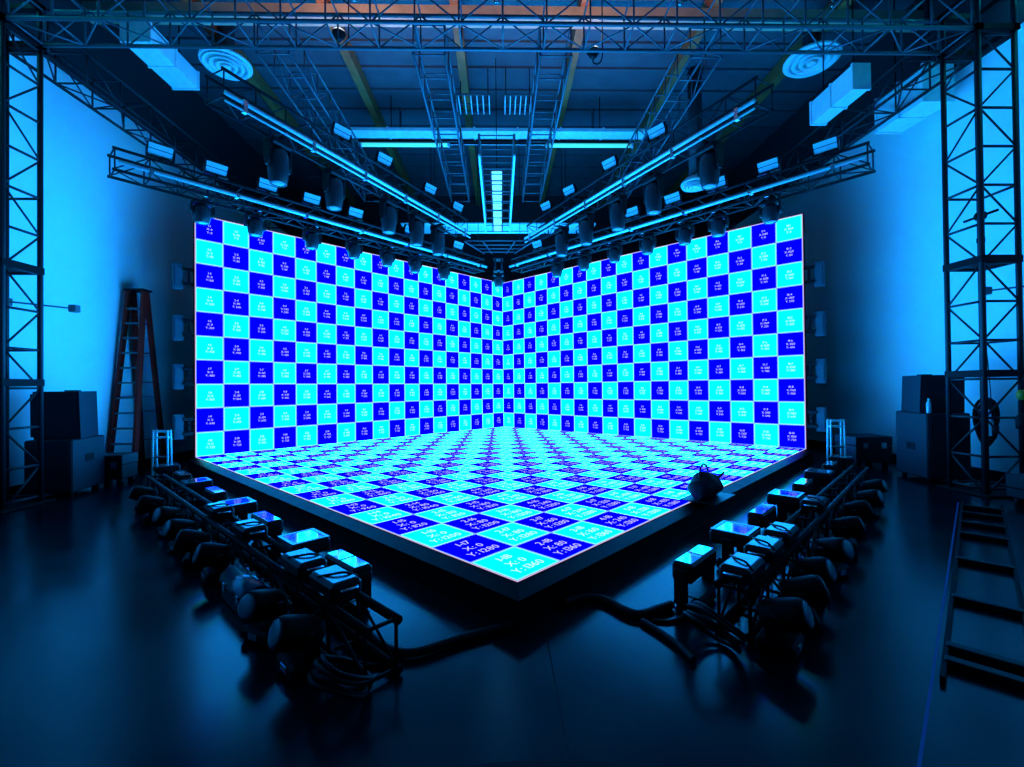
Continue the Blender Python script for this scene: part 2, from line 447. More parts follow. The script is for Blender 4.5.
for side in (-1, 1):
    for k, tt in enumerate(SLOW[side]):
        p = low(side, tt, -.29, ZL - .038)
        place_head(f'{ORD[k]} black moving-head light from the outer end under the {SIDE[side]} lower lighting truss', p, lowrz(side), 'moving heads under the lower lighting trusses', .68, .98)
place_head('black moving-head light hanging alone at the inner corner of the LED walls', (-.13, -1.52, ZL - .038), 0, 'moving heads under the lower lighting trusses', .68, .98)
for side in (-1, 1):
    for k, q in enumerate((.155, .33, .555, .70, .83) if side < 0 else (.145, .33, .48, .64, .79)):
        p = UPA[side].lerp(UPB[side], q); p.z = ZU - .038
        place_head(f'{ORD[k]} black moving-head light from the front under the {SIDE[side]} inner lighting truss', p, math.atan2((UPB[side] - UPA[side]).y, (UPB[side] - UPA[side]).x), 'moving heads under the inner lighting trusses', 1.2, 1.08)
cb = thing('corner_block', 'dark truss corner piece where both lower lighting trusses meet', 'truss corner', (-.13, -1.52, ZL))
MB().box((-.15, -.15, -.026), (.15, .15, .03), 0, .01).build('bottom_plate', M['truss_dark'], cb)
MB().box((-.15, -.15, .34), (.15, .15, .38), 0, .01).build('top_plate', M['truss_dark'], cb)
for qx in (-.1, .1):
    for qy in (-.1, .1): rod((qx, qy, .03), (qx, qy, .34), .03, 8).build('post', M['truss_dark'], cb)

pg = thing('pipe_grid', 'flat dark pipe grid between the inner lighting trusses and the LED corner', 'pipe grid', (-.1, -2.25, 5.76))
for k, (y, w) in enumerate(((-.80, .95), (-.42, .80), (-.05, .64), (.28, .48))):
    rod((-w, y, 0), (w, y, 0), .016, 6).build('crossbar', M['truss'], pg)
for q in (-1, 1):
    rod((q * .97, -.84, -.03), (q * .46, .34, -.03), .018, 6).build('side_bar', M['truss'], pg)
    rod((q * .45, -.84, -.03), (q * .22, .34, -.03), .014, 6).build('inner_bar', M['truss'], pg)
    rod((q * .6, -.5, 0), (q * .6, -.5, ZC - .06 - 5.76), .01, 6).build('hanger', M['black'], pg)
# flood panels standing on the trusses
def make_flood(label, loc, rz, group):
    r = thing('flood_light', label, 'flood light', loc, rz, group)          # faces local -y, tilted down
    K = Matrix.Scale(.86, 4); R_ = K @ Matrix.Translation((0, 0, .20)) @ Matrix.Rotation(math.radians(28), 4, 'X')
    b = MB().box((-.22, -.02, -.12), (.22, .07, .12), 0, .012).xform(R_); h = b.build('housing', M['satin'], r)
    f = MB()
    for z0, z1 in ((-.105, -.008), (.008, .105)):
        f.box((-.205, -.028, z0), (.205, -.019, z1))
    tag(f.xform(R_).build('lens_panel', M['panel'], h), 'pale cyan lit two-strip panel')
    y = MB()
    for q in (-1, 1): y.box((q * .225 - .012, -.02, .05), (q * .225 + .012, .06, .24))
    y.box((-.237, -.02, .03), (.237, .06, .055)); y.box((-.03, -.02, 0), (.03, .06, .035))
    y.xform(K).build('bracket', M['satin'], r)
    return r
flood0 = None
def place_flood(label, loc, rz, group):
    global flood0
    if flood0 is None: flood0 = make_flood(label, loc, rz, group); return flood0
    return dup(flood0, label, loc, rz, group)
FLOW = {-1: (.67, 1.54, 2.48, 3.4, 4.48, 6.1, 7.84), 1: (.65, 1.59, 2.58, 3.58, 4.65, 6.2, 7.9)}
FUP = {-1: (2.28, 3.46, 5.1, 6.35), 1: (2.06, 3.46, 5.0, 6.1)}
for side in (-1, 1):
    for k, tt in enumerate(FLOW[side]):
        p = low(side, tt, -.10, ZL + .389)
        place_flood(f'{ORD[k]} small flood light from the outer end on top of the {SIDE[side]} lower lighting truss', p, lowrz(side), 'flood lights on the lower lighting trusses')
    for k, q in enumerate(FUP[side]):
        d = (UPB[side] - UPA[side]).normalized(); p = UPA[side] + d * q + Vector((d.y, -d.x, 0)) * (-side * .2); p.z = ZU + .430
        place_flood(f'{ORD[k]} small flood light from the front on top of the {SIDE[side]} inner lighting truss', p, side * -.95, 'flood lights on the inner lighting trusses')

# ------------------------------------------------------------------ ducts, diffusers and other things under the roof
def rect_duct(label, a, b, flange=1.2, m='galv', axis=1):
    x0, y0, z0 = a; x1, y1, z1 = b
    r = thing('air_duct', label, 'duct', ((x0 + x1) / 2, (y0 + y1) / 2, z0))
    o = Vector(r.location)
    loc = lambda p: tuple(Vector(p) - o)
    MB().box(loc(a), loc(b)).build('duct_body', M[m], r)
    n = max(2, int((b[axis] - a[axis]) / flange))
    for k in range(n + 1):
        c_ = a[axis] + (b[axis] - a[axis]) * k / n
        lo = [x0 - .02, y0 - .02, z0 - .02]; hi = [x1 + .02, y1 + .02, z1 + .02]
        lo[axis] = c_ - .02; hi[axis] = c_ + .02
        MB().box(loc(lo), loc(hi)).build('flange', M[m], r)
    for f in (.15, .85):
        hg = MB()
        p = [(x0 + x1) / 2, (y0 + y1) / 2]; p[axis] = a[axis] + (b[axis] - a[axis]) * f
        hg.tube([loc((p[0], p[1], z1)), loc((p[0], p[1], ZC - .05))], .012, 6)
        hg.build('hanger', M['black'], r)
    return r
rect_duct('blue-lit rectangular duct hanging by the round diffuser on the stepladder side', (-6.8, -7.66, 7.86), (-6.3, -6.36, 8.2))
rect_duct('blue-lit rectangular duct hanging below the big round diffuser on the bag side', (6.3, -7.9, 6.94), (6.6, -6.79, 7.38))
rect_duct('pale duct box fixed high on the wall beside the bag-side truss tower', (7.4, -8.1, 6.6), (7.93, -7.1, 7.25), 2)
rect_duct('wide bright duct crossing the roof behind the ladder-like trusses', (-4.0, -4.33, 8.15), (3.7, -3.97, 8.23), 1.1, 'galv', 0)
def round_duct(label, x0, x1, y, z, rad):
    r = thing('air_duct', label, 'duct', ((x0 + x1) / 2, y, z))
    h = (x1 - x0) / 2
    MB().tube([(-h, 0, 0), (h, 0, 0)], rad, 20).build('duct_body', M['galv'], r)
    for k in range(7):
        x = -h + 2 * h * k / 6
        MB().tube([(x - .015 if k else x, 0, 0), (x + .015, 0, 0)], rad + .012, 20).build('flange', M['galv'], r)
    for q in (-.7, .7): rod((q * h, 0, rad), (q * h, 0, ZC - .06 - z), .012, 6).build('hanger', M['black'], r)
round_duct('round bright duct running just behind the wide crossing duct', -3.85, 3.6, -3.50, 8.34, .10)
tl = thing('added_tube_light', 'pair of added glowing cyan tubes on one long fitting beside the wide crossing duct', 'tube light', (-.12, -3.70, 8.12))  # glowing tubes added to brighten the band under the roof
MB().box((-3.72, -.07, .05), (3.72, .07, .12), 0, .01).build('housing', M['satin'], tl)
M['roof_tube'] = mat('added_roof_tube', (.7, .75, .75), .4, emit=(.05, .72, .78), strength=1.0)
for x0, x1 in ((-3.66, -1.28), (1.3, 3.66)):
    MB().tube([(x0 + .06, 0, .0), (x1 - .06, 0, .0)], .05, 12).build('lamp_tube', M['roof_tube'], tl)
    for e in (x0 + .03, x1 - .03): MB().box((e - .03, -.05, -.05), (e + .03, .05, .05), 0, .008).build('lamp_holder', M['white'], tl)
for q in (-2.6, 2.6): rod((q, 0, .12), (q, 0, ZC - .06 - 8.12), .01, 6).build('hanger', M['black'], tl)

def diffuser(label, x, y, z, rad):
    r = thing('ceiling_diffuser', label, 'air diffuser', (x, y, z), 0, 'round ceiling diffusers')
    MB().lathe([(rad * .96, 0), (rad, .012), (rad, .05), (rad * .7, .16), (rad * .45, .2), (.16, .2)], 36).build('shroud', M['white'], r)
    for k, q in enumerate((.78, .54, .30)):
        b = MB(); rr = rad * q
        prof = [(rr + .05, -.012), (rr + .055, -.004), (rr - .02, .05 - .02), (rr - .03, .02)]
        n = 36
        b.rings([[(pr * math.cos(2 * PI * i / n), pr * math.sin(2 * PI * i / n), pz - .03 - k * .012) for i in range(n)] for pr, pz in prof], closed=True)
        b.build('ring_vane', M['white'], r)
    MB().lathe([(.01, -.075), (.07, -.07), (.09, -.05), (.05, -.02), (.02, .0)], 20).build('centre_cone', M['white'], r)
    MB().lathe([(.16, .2), (.16, ZC - .05 - z)], 20).build('drop_duct', M['dark_duct'], r)
M['dark_duct'] = mat('dark_duct_paint', (.03, .033, .04), .5, noise=(6, .2, .1))
diffuser('round white ceiling diffuser on the red stepladder side', -5.66, -6.47, 8.28, .48)
diffuser('large round white ceiling diffuser above the side of the black bag', 6.38, -6.72, 8.28, .52)
diffuser('small round white diffuser low behind the inner moving-head lights', 4.62, -5.14, 6.42, .34)

# pale panels hung over the LED corner
sf = thing('ceiling_panel', 'pale flat panel hung across the roof just above the LED corner', 'ceiling panel', (-.1, -1.95, 6.47))
MB().box((-2.9, -.42, 0), (2.9, .42, .05), 0, .01).build('board', M['white'], sf)
for q in (-1, 1):
    for y in (-.4, .4): rod((q * 2.0, y, .05), (q * 2.0, y, ZC - .06 - 6.47), .01, 6).build('hanger', M['black'], sf)
M['strip_glow'] = mat('glowing_strip_panel', (.7, .75, .75), .4, emit=(.22, .80, .72), strength=.8)  # emission added so the pale panels come out bright
ls = thing('glow_panel_strip', 'narrow strip of pale square panels with added glow above the central truss', 'light strip', (-.14, -3.75, 6.42))
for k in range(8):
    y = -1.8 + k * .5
    MB().box((-.115, y - .215, 0), (.115, y + .215, .03), 0, .008).build('square_panel', M['strip_glow'], ls)
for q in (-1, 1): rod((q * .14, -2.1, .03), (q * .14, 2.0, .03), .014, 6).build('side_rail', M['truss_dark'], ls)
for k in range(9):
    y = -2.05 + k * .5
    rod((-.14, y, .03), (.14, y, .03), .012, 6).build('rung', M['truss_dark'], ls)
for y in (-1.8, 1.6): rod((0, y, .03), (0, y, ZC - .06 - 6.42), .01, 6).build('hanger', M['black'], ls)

# rack of pale rods under the roof
for x0, x1, lab in ((-1.05, -.25, 'hanging rack of pale rods beside the timber beam'), (.02, .72, 'hanging rack of pale rods beside the small lit work lamp')):
    rk = thing('pipe_rack', lab, 'rack', ((x0 + x1) / 2, -5.2, 8.3), 0, 'hanging racks of pale rods')
    w = (x1 - x0) / 2
    for yy in (-.35, .0, .35):
        rod((-w, yy, 0), (w, yy, 0), .018, 6).build('crossbar', M['alu'], rk)
    nn = 6
    for k in range(nn):
        x = -w + .05 + (2 * w - .1) * k / (nn - 1)
        rod((x, -.35, -.03), (x, .35, -.03), .014, 6).build('rod', M['white'], rk)
    for q in (-1, 1): rod((q * w * .8, 0, 0), (q * w * .8, 0, ZC - .06 - 8.3), .012, 6).build('hanger', M['black'], rk)

def roof_fill_lamp(label, x, y, z, watts):
    wl = thing('roof_fill_lamp', label, 'lamp', (x, y, z))
    MB().lathe([(.03, -.12), (.05, -.1), (.10, -.02), (.105, .0)], 18).build('lamp_shade', M['satin'], wl)
    MB().lathe([(.09, .0), (.085, .03), (.05, .06), (.01, .07)], 16).build('bulb', M['lampwhite'], wl)
    MB().tube(smooth_path([(0, 0, -.12), (0, 0, -.18), (.08, 0, -.2), (.14, 0, -.1), (.15, 0, .2), (.15, 0, ZC - .06 - z)]), .01, 6).build('stem', M['black'], wl)
    lt = bpy.data.lights.new('roof_fill_light', 'SPOT'); lt.energy = watts; lt.color = (1., .74, .5); lt.shadow_soft_size = .07  # warm upward beam, added so the roof timbers read brown
    lt.spot_size = math.radians(145); lt.spot_blend = .5
    lo = bpy.data.objects.new('roof_fill_light', lt); COL.objects.link(lo); lo.parent = wl; lo.location = (0, 0, .1); lo.rotation_euler = (PI, 0, 0)
roof_fill_lamp('small lit white work lamp behind the front overhead truss, on the bag side', 1.42, -8.75, 6.95, 140)
roof_fill_lamp('small added warm lamp above the front overhead truss, on the red stepladder side', -2.55, -8.85, 7.12, 180)  # extra lamp, added to warm the beams on this side

# chain hoists carrying the front truss
def hoist(label, x, y, z):
    r = thing('chain_hoist', label, 'chain hoist', (x, y, z), 0, 'chain hoists over the front truss')
    MB().box((-.13, -.09, .28), (.13, .09, .62), 0, .03).build('motor', M['satin'], r)
    rod((0, 0, .62), (0, 0, ZC - .06 - z), .012, 6).build('chain', M['chrome'], r)
    MB().tube([(0, 0, .28), (0, 0, .1), (.05, 0, .05), (.05, 0, 0), (0, 0, -.0), (-.03, 0, .03)], .015, 6).build('hook', M['chrome'], r)
    MB().lathe([(.03, .10), (.09, .14), (.10, .2), (.09, .28), (.02, .3)], 14, c=(.12, .0, -.02)).build('chain_bag', M['bag'], r)
for k, x in enumerate((-4.6, -2.2, -.12, 2.6, 4.9)):
    hoist(f'{ORD[k]} black chain hoist above the front truss counted from the red stepladder side', x, -9.29, 7.26)

# ------------------------------------------------------------------ floor lights along the LED floor edges
def edge(side, t, off, z=0.):
    """t metres from the front corner along the LED floor edge, off metres outside it"""
    return Vector((side * (t * S2 + off * S2), -12.728 + t * S2 - off * S2, z))
def erz(side): return PI * .75 if side < 0 else PI * .25          # local x runs away along the edge
def make_strip(label, loc, rz, group):
    r = thing('strobe_light', label, 'stage light', loc, rz, group)
    MB().box((-.16, -.10, 0), (.16, .10, .10), 0, .02).build('base', M['satin'], r)
    for q in (-1, 1):
        MB().box((q * .25 - .012, -.05, .08), (q * .25 + .012, .05, .32), 0, .008).build('yoke_arm', M['satin'], r)
    MB().box((-.262, -.05, .07), (.262, .05, .095)).build('yoke_bar', M['satin'], r)
    h = MB().box((-.235, -.075, .22), (.235, .075, .355), 0, .015).build('housing', M['satin'], r)
    for q in (-1, 1):
        tag(MB().box((q * .113 - .105, -.058, .354), (q * .113 + .105, .058, .362), 0, .004).build('lens_panel', M['mirror'], h), 'mirror-like face reflecting the LED wall')
    return r
def make_square(label, loc, rz, group):
    r = thing('panel_light', label, 'stage light', loc, rz, group)
    MB().box((-.15, -.12, 0), (.15, .12, .10), 0, .02).build('base', M['satin'], r)
    for q in (-1, 1):
        MB().box((q * .19 - .012, -.05, .08), (q * .19 + .012, .05, .30), 0, .008).build('yoke_arm', M['satin'], r)
    MB().box((-.2, -.05, .07), (.2, .05, .095)).build('yoke_bar', M['satin'], r)
    h = MB().box((-.175, -.165, .23), (.175, .165, .345), 0, .02).build('housing', M['satin'], r)
    tag(MB().box((-.13, -.12, .344), (.13, .12, .352), 0, .004).build('lens_panel', M['mirror'], h), 'mirror-like face reflecting the LED wall')
    fr = MB()
    for (a, b) in (((-.165, -.155, .344), (.165, -.125, .354)), ((-.165, .125, .344), (.165, .155, .354)), ((-.165, -.125, .344), (-.135, .125, .354)), ((.135, -.125, .344), (.165, .125, .354))):
        fr.box(a, b)
    fr.build('bezel', M['dimglass'], h)
    return r
strip0 = square0 = None
TS = {-1: [1.03, 1.82, 2.71, 3.64, 4.52, 5.48, 6.31, 7.5], 1: [1.05, 1.94, 2.76, 3.71, 4.55, 5.6, 6.45, 7.45]}
for side in (-1, 1):
    for k, tt in enumerate(TS[side]):
        p = edge(side, tt, .74 if side < 0 else .83)
        if k % 2 == 0:
            lab = f'{ORD[k // 2]} twin-cell strobe light from the front corner along the {SIDE[side]} edge of the LED floor'
            if strip0 is None: strip0 = make_strip(lab, p, erz(side), 'strobe lights along the LED floor edges')
            else: dup(strip0, lab, p, erz(side))
        else:
            lab = f'{ORD[k // 2]} square panel light from the front corner along the {SIDE[side]} edge of the LED floor'
            if square0 is None: square0 = make_square(lab, p, erz(side), 'square panel lights along the LED floor edges')
            else: dup(square0, lab, p, erz(side))
# floor trusses carrying small units
OFT = {-1: 1.03, 1: 1.2}
for side in (-1, 1):
    a = edge(side, .04 if side < 0 else .72, OFT[side], .03); b = edge(side, 6.6, OFT[side], .03)
    truss('floor_truss', f'low black box truss lying on the floor along the {SIDE[side]} edge of the LED floor', 'truss', a, b, .19, .28, 14, M['black'], .027, .012, 'bt', group='floor trusses along the LED floor')
def make_box(label, loc, rz, group):
    r = thing('power_distributor', label, 'power box', loc, rz, group)
    MB().box((-.17, -.10, 0), (.17, .10, .10), 0, .02).build('housing', M['satin'], r)
    tag(MB().box((-.14, -.075, .099), (.14, .075, .106), 0, .004).build('display_panel', M['dimglass'], r), 'glossy bluish top panel')
    for q in (-1, 1):
        MB().tube([(q * .17, -.05, .06), (q * .2, -.05, .065), (q * .2, .05, .065), (q * .17, .05, .06)], .01, 6).build('handle', M['chrome'], r)
    g = MB()
    g.tube(smooth_path([(-.1, -.095, .09), (-.06, -.04, .118), (-.02, .03, .116), (.05, .09, .1)]), .008, 6)
    g.build('cable_loop', M['rubber'], r)
    return r
box0 = None
for side, ts in ((-1, (.62, 1.1, 2.25, 3.2)), (1, (.92, 1.42, 1.9, 3.2))):
    for k, tt in enumerate(ts):
        lab = f'{ORD[k]} power box with glossy top from the near end of the {SIDE[side]} floor truss'
        p = edge(side, tt, OFT[side], .338)
        if box0 is None: box0 = make_box(lab, p, erz(side), 'power boxes on the floor trusses')
        else: dup(box0, lab, p, erz(side))
# moving heads standing on the floor, outer row
def make_floor_head(label, loc, rz, group):
    r = thing('moving_head_light', label, 'stage light', loc, rz, group)
    K = Matrix.Scale(.64, 4)
    MB().box((-.2, -.17, .02), (.2, .17, .15), 0, .03).xform(K).build('base', M['black'], r)
    for qx in (-1, 1):
        for qy in (-1, 1): MB().lathe([(.025, 0), (.025, .02)], 10, c=(qx * .15, qy * .12, 0)).xform(K).build('foot', M['rubber'], r)
    tag(MB().box((-.06, -.176, .06), (.06, -.168, .12)).xform(K).build('display_panel', M['dimglass'], r), 'small glossy display')
    for q in (-1, 1):
        a = MB().prism([(-.07, .15), (.07, .15), (.055, .34), (.03, .39), (-.03, .39), (-.055, .34)], 0, .05)
        a.xform(Matrix(((0, 0, 1, 0), (1, 0, 0, 0), (0, 1, 0, 0), (0, 0, 0, 1)))).xform(Matrix.Translation((q * .185 - .025, 0, 0)))
        a.xform(K).build('yoke_arm', M['black'], r)
    R_ = K @ Matrix.Translation((0, 0, .33)) @ Matrix.Rotation(math.radians(70), 4, 'X')
    hd = MB().lathe([(.03, -.16), (.12, -.15), (.145, -.10), (.15, 0), (.15, .12), (.145, .19), (.13, .25)], 20).xform(R_).build('lamp_head', M['black'], r)
    MB().lathe([(.12, .248), (.1, .262), (.05, .27), (.01, .272)], 18).xform(R_).build('lens', M['lens'], hd)
    return r
fh0 = None
for side, ts in ((-1, (.50, 1.02, 2.3, 2.85, 3.4, 4.1, 4.9, 5.7)), (1, (.78, 1.2, 1.66, 2.3, 3.1, 3.9, 4.7, 5.5))):
    for k, tt in enumerate(ts):
        lab = f'{ORD[k]} floor-standing moving-head light from the near end, outside the {SIDE[side]} floor truss'
        p = edge(side, tt, OFT[side] + .25 + .02 * math.sin(k * 2.3)); rz = erz(side) + PI + (.35 * math.sin(k * 1.7)) + (PI if side > 0 else 0)
        if fh0 is None: fh0 = make_floor_head(lab, p, rz, 'moving heads standing beside the floor trusses')
        else: dup(fh0, lab, p, rz)
# long case with a curved glossy lid
p = edge(-1, 1.62, 1.25)
lc = thing('equipment_case', 'long black case with curved glossy lid outside the stepladder-side floor truss', 'case', p, erz(-1))
MB().box((-.28, -.09, 0), (.28, .09, .13), 0, .015).build('case_body', M['case'], lc)
lid = MB(); nn = 10
prof = [(.10 * math.cos(PI * k / nn), .13 + .10 * math.sin(PI * k / nn)) for k in range(nn + 1)]
lid.rings([[(x, y, z) for y, z in prof] for x in (-.29, .29)])
tag(lid.build('lid', M['dimglass'], lc), 'curved glossy lid')
for q in (-1, 1): MB().box((q * .16 - .02, .09, .09), (q * .16 + .02, .104, .15)).build('latch', M['chrome'], lc)

# cables
def cable(label, pts, r=.02, m='rubber', group='black cables on the floor'):
    pts = smooth_path(pts)
    o = Vector(pts[0]); o.z = 0
    c_ = MB().tube([Vector(p) - o for p in pts], r, 8).build('cable', M[m], None, o)
    return tag(c_, label, 'cable', group)
cable('thick black cable looping from the stepladder-side floor truss to the front corner', [(-1.0, -12.93, .03), (-.96, -12.98, .03), (-.84, -13.11, .03), (-.73, -13.18, .03), (-.61, -13.18, .03), (-.40, -13.06, .03), (-.12, -12.93, .03), (.02, -12.88, .03)], .028)
cable('thin black cable in front of the thick stepladder-side cable', [(-1.22, -13.12, .013), (-1.1, -13.18, .013), (-.94, -13.26, .013), (-.83, -13.28, .013), (-.73, -13.25, .013)], .013)
cable('thick black cable from the front corner to the bag-side floor truss', [(.34, -12.60, .03), (.46, -12.54, .03), (.64, -12.55, .03), (.76, -12.73, .03), (.85, -12.79, .03), (1.0, -12.72, .03), (1.12, -12.66, .03)], .03)
cable('dark cable running forward from the cable bend on the bag side', [(.84, -12.86, .02), (.91, -13.0, .02), (.97, -13.16, .02), (1.0, -13.32, .02)], .02)
cable('thin cable curling past the bend on the bag side', [(.92, -12.84, .012), (1.02, -12.86, .012), (1.12, -12.82, .012), (1.2, -12.74, .012)], .012)

def coil(label, loc, rad, lean, rz, n=5):
    c_ = thing('cable_coil', label, 'cable coil', loc, rz, 'black cable coils on the floor')
    for k in range(n):
        q = rad * (1 - .06 * (k % 3)); R_ = Matrix.Rotation(lean + .1 * math.sin(k * 2.1), 4, 'X')
        MB().tube([(q * math.cos(2 * PI * i / 26), q * math.sin(2 * PI * i / 26), .016 + .020 * k + .006 * math.sin(6 * PI * i / 26 + k)) for i in range(26)], .0125, 6, closed=True).xform(Matrix.Translation((0, 0, q * abs(math.sin(lean)))) @ R_).build('loop', M['rubber'], c_)
    return c_
coil('black cable coil leaning at the near end of the stepladder-side floor truss', tuple(edge(-1, .10, 1.27)), .15, .5, erz(-1))
coil('black cable coil leaning against the near end of the bag-side floor truss', tuple(edge(1, .47, 1.15)), .17, .7, erz(1) + 1.2)
# black bag on the LED floor edge
bg = thing('equipment_bag', 'black equipment bag slumped on the bag-side edge of the LED floor', 'bag', tuple(edge(1, 3.3, .06, ZF + .004)), PI * .25)
MB().box((-.34, -.24, 0), (.34, .18, .015), 0, .004).build('base_board', M['satin'], bg)
b = MB(); rings = []
for k in range(13):
    x = -.27 + .54 * k / 12; s_ = math.sqrt(max(.005, 1 - (x / .272) ** 2)); w = .17 * s_ ** .6; h = .29 * s_ ** .6 * (1 + .08 * math.sin(k * 1.9))
    rings.append([(x, w * math.cos(a) * (1 + .1 * math.sin(3 * a + k)), .015 + max(0, h / 2 + h / 2 * math.sin(a) * (1 + .12 * math.sin(2 * a + k)))) for a in [2 * PI * i / 16 for i in range(16)]])
b.rings(rings); b.build('bag_body', M['bag'], bg)
MB().tube(smooth_path([(-.14, .02, .22), (-.1, .02, .36), (.03, .03, .40), (.12, .02, .34), (.14, .02, .22)]), .014, 6).build('handle', M['bag'], bg)
MB().tube(smooth_path([(.08, -.1, .2), (.16, -.16, .3), (.24, -.1, .26), (.22, .0, .16)]), .012, 6).build('strap', M['bag'], bg)
MB().box((-.22, -.14, .06), (-.04, -.10, .18), 0, .02).build('pocket', M['bag'], bg)

# ------------------------------------------------------------------ speakers
def speaker_stack(side, x, y, who):
    rz = .2 if side < 0 else -.2
    s = thing('subwoofer', f'dark subwoofer cabinet at the bottom of the {who} speaker stack', 'speaker', (x, y, 0), rz, 'subwoofers by the walls')
    w, d, h = .31, .40, (.88 if side < 0 else 1.13); th = .74 if side < 0 else .62
    MB().box((-w, -d, .06), (w, d, h), 0, .02).build('cabinet', M['speaker'], s)
    MB().box((-w + .04, -d - .012, .1), (w - .04, -d, h - .05), 0, .004).build('grille', M['speaker'], s)
    for qx in (-1, 1):
        for qy in (-1, 1): MB().lathe([(.04, 0), (.04, .06)], 10, c=(qx * .23, qy * .3, 0)).build('caster', M['rubber'], s)
        MB().box((qx * w - .006, -.1, .5), (qx * w + .006, .1, .62)).build('handle', M['black'], s)
    t = thing('loudspeaker', f'dark tapered loudspeaker standing on the {who} subwoofer', 'speaker', (x, y + .06, h + .002), rz, 'loudspeakers on the subwoofers')
    ox = .03 * -side
    pl = [(-.30 + ox, -.34), (.33 + ox * .5, -.34), (.2, .34), (-.2, .34)]
    c_ = MB(); c_.rings([[(x_, y_, 0) for x_, y_ in pl], [(x_ * .97, y_ - .03 if y_ < 0 else y_ * .9, th) for x_, y_ in pl]], 0, False)
    c_.build('cabinet', M['speaker'], t)
    g = MB().rings([[(-.3, -.346, .04), (.3, -.346, .04), (.3, -.354, .04), (-.3, -.354, .04)][::-1], [(-.29, -.372, th - .04), (.29, -.372, th - .04), (.29, -.38, th - .04), (-.29, -.38, th - .04)][::-1]], 0, False)
    g.build('grille', M['speaker'], t)
    MB().box((-.08, .0, th + .001), (.08, .12, th + .02)).build('handle', M['black'], t)
    return s
speaker_stack(-1, -7.08, -8.40, 'stepladder-side')
speaker_stack(1, 7.2, -8.35, 'bag-side')
wb = thing('water_bottle', 'clear water bottle standing on the subwoofer under the truss tower', 'bottle', (6.88, -8.65, 1.132))
MB().lathe([(.03, 0), (.033, .01), (.033, .12), (.034, .14), (.028, .17), (.014, .2), (.014, .215)], 16).build('bottle_body', M['bottle'], wb)
MB().lathe([(.017, .212), (.017, .235), (.012, .238)], 12).build('cap', M['white'], wb)

# ------------------------------------------------------------------ red stepladder
ld = thing('stepladder', 'tall red A-frame stepladder standing against the white wall', 'ladder', (-7.49, -6.42, 0), .0)
H = 3.65
def rail(x0, y0, x1, y1, m, name):
    b = MB(); hw, hd = .028, .05
    b.rings([[(x0 - hw, y0 - hd, 0), (x0 + hw, y0 - hd, 0), (x0 + hw, y0 + hd, 0), (x0 - hw, y0 + hd, 0)],
             [(x1 - hw, y1 - hd, H), (x1 + hw, y1 - hd, H), (x1 + hw, y1 + hd, H), (x1 - hw, y1 + hd, H)]], 0, False)
    b.build(name, m, ld)
for q in (-1, 1):
    rail(q * .25, -.42, q * .15, -.03, M['red'], 'front_rail')
    rail(q * .23, .42, q * .13, .06, M['red'], 'rear_rail')
for k in range(1, 12):
    f = k * .30 / H; w = .25 + (.15 - .25) * f; y = -.42 + .39 * f
    MB().box((-w, y - .045, k * .30 - .035), (w, y + .045, k * .30)).build('step', M['alu'], ld)
for k in range(1, 6):
    f = k * .6 / H; w = .23 + (.13 - .23) * f; y = .42 - .36 * f
    rod((-w, y, k * .6), (w, y, k * .6), .015, 6).build('rear_brace', M['alu'], ld)
MB().box((-.2, -.12, H), (.2, .14, H + .04), 0, .01).build('top_cap', M['black'], ld)
for q in (-1, 1):
    f = 1.5 / H
    rod((q * (.25 - .10 * f), -.42 + .39 * f, 1.5), (q * (.23 - .10 * f), .42 - .36 * f, 1.5), .012, 6).build('spreader', M['alu'], ld)

# white tubular step stools by the LED wall ends
def stool(label, x, y, rz, H):
    s = thing('step_stool', label, 'stool', (x, y, 0), rz)
    for yy in (-.05, .05):
        MB().tube(smooth_path([(-.125, yy * 1.3, 0), (-.12, yy, H - .05), (-.095, yy, H), (.095, yy, H), (.12, yy, H - .05), (.125, yy * 1.3, 0)], 4), .016, 8).build('frame', M['white'], s)
    MB().box((-.12, -.05, H - .12), (.12, .05, H - .09), 0, .006).build('tread', M['white'], s)
    MB().box((-.12, -.06, H * .45), (.12, .06, H * .45 + .03), 0, .006).build('tread', M['alu'], s)
stool('small white tubular step stool beside the LED wall end near the stepladder', -6.30, -7.40, .1, .87)
stool('small white tubular step stool beside the bag-side end of the LED wall', 6.26, -7.4, -.1, .92)

# flight cases in the dark corners
def fcase(label, x, y, rz, sx, sy, sz):
    r = thing('flight_case', label, 'case', (x, y, 0), rz, 'dark flight cases by the walls')
    MB().box((-sx, -sy, .1), (sx, sy, sz - .18), 0, .012).build('case_body', M['case'], r)
    MB().box((-sx - .004, -sy - .004, sz - .175), (sx + .004, sy + .004, sz), 0, .012).build('lid', M['case'], r)
    for qx in (-1, 1):
        for qy in (-1, 1): MB().lathe([(.05, 0), (.05, .1)], 10, c=(qx * sx * .75, qy * sy * .7, 0)).build('caster', M['rubber'], r)
        MB().box((qx * sx * .5 - .05, -sy - .012, sz - .23), (qx * sx * .5 + .05, -sy, sz - .12)).build('latch', M['chrome'], r)
fcase('low dark flight case at the foot of the red stepladder', -6.9, -7.72, .1, .26, .2, .52)
fcase('dark flight case standing on the floor behind the bag-side step stool', 7.1, -7.0, 0, .36, .28, .6)
fcase('dark flight case in front of the truss tower near the stepladder', -7.05, -10.2, 0., .42, .26, .62)
fcase('dark flight case in front of the bag-side truss tower', 7.05, -10.25, 0, .42, .26, .40)

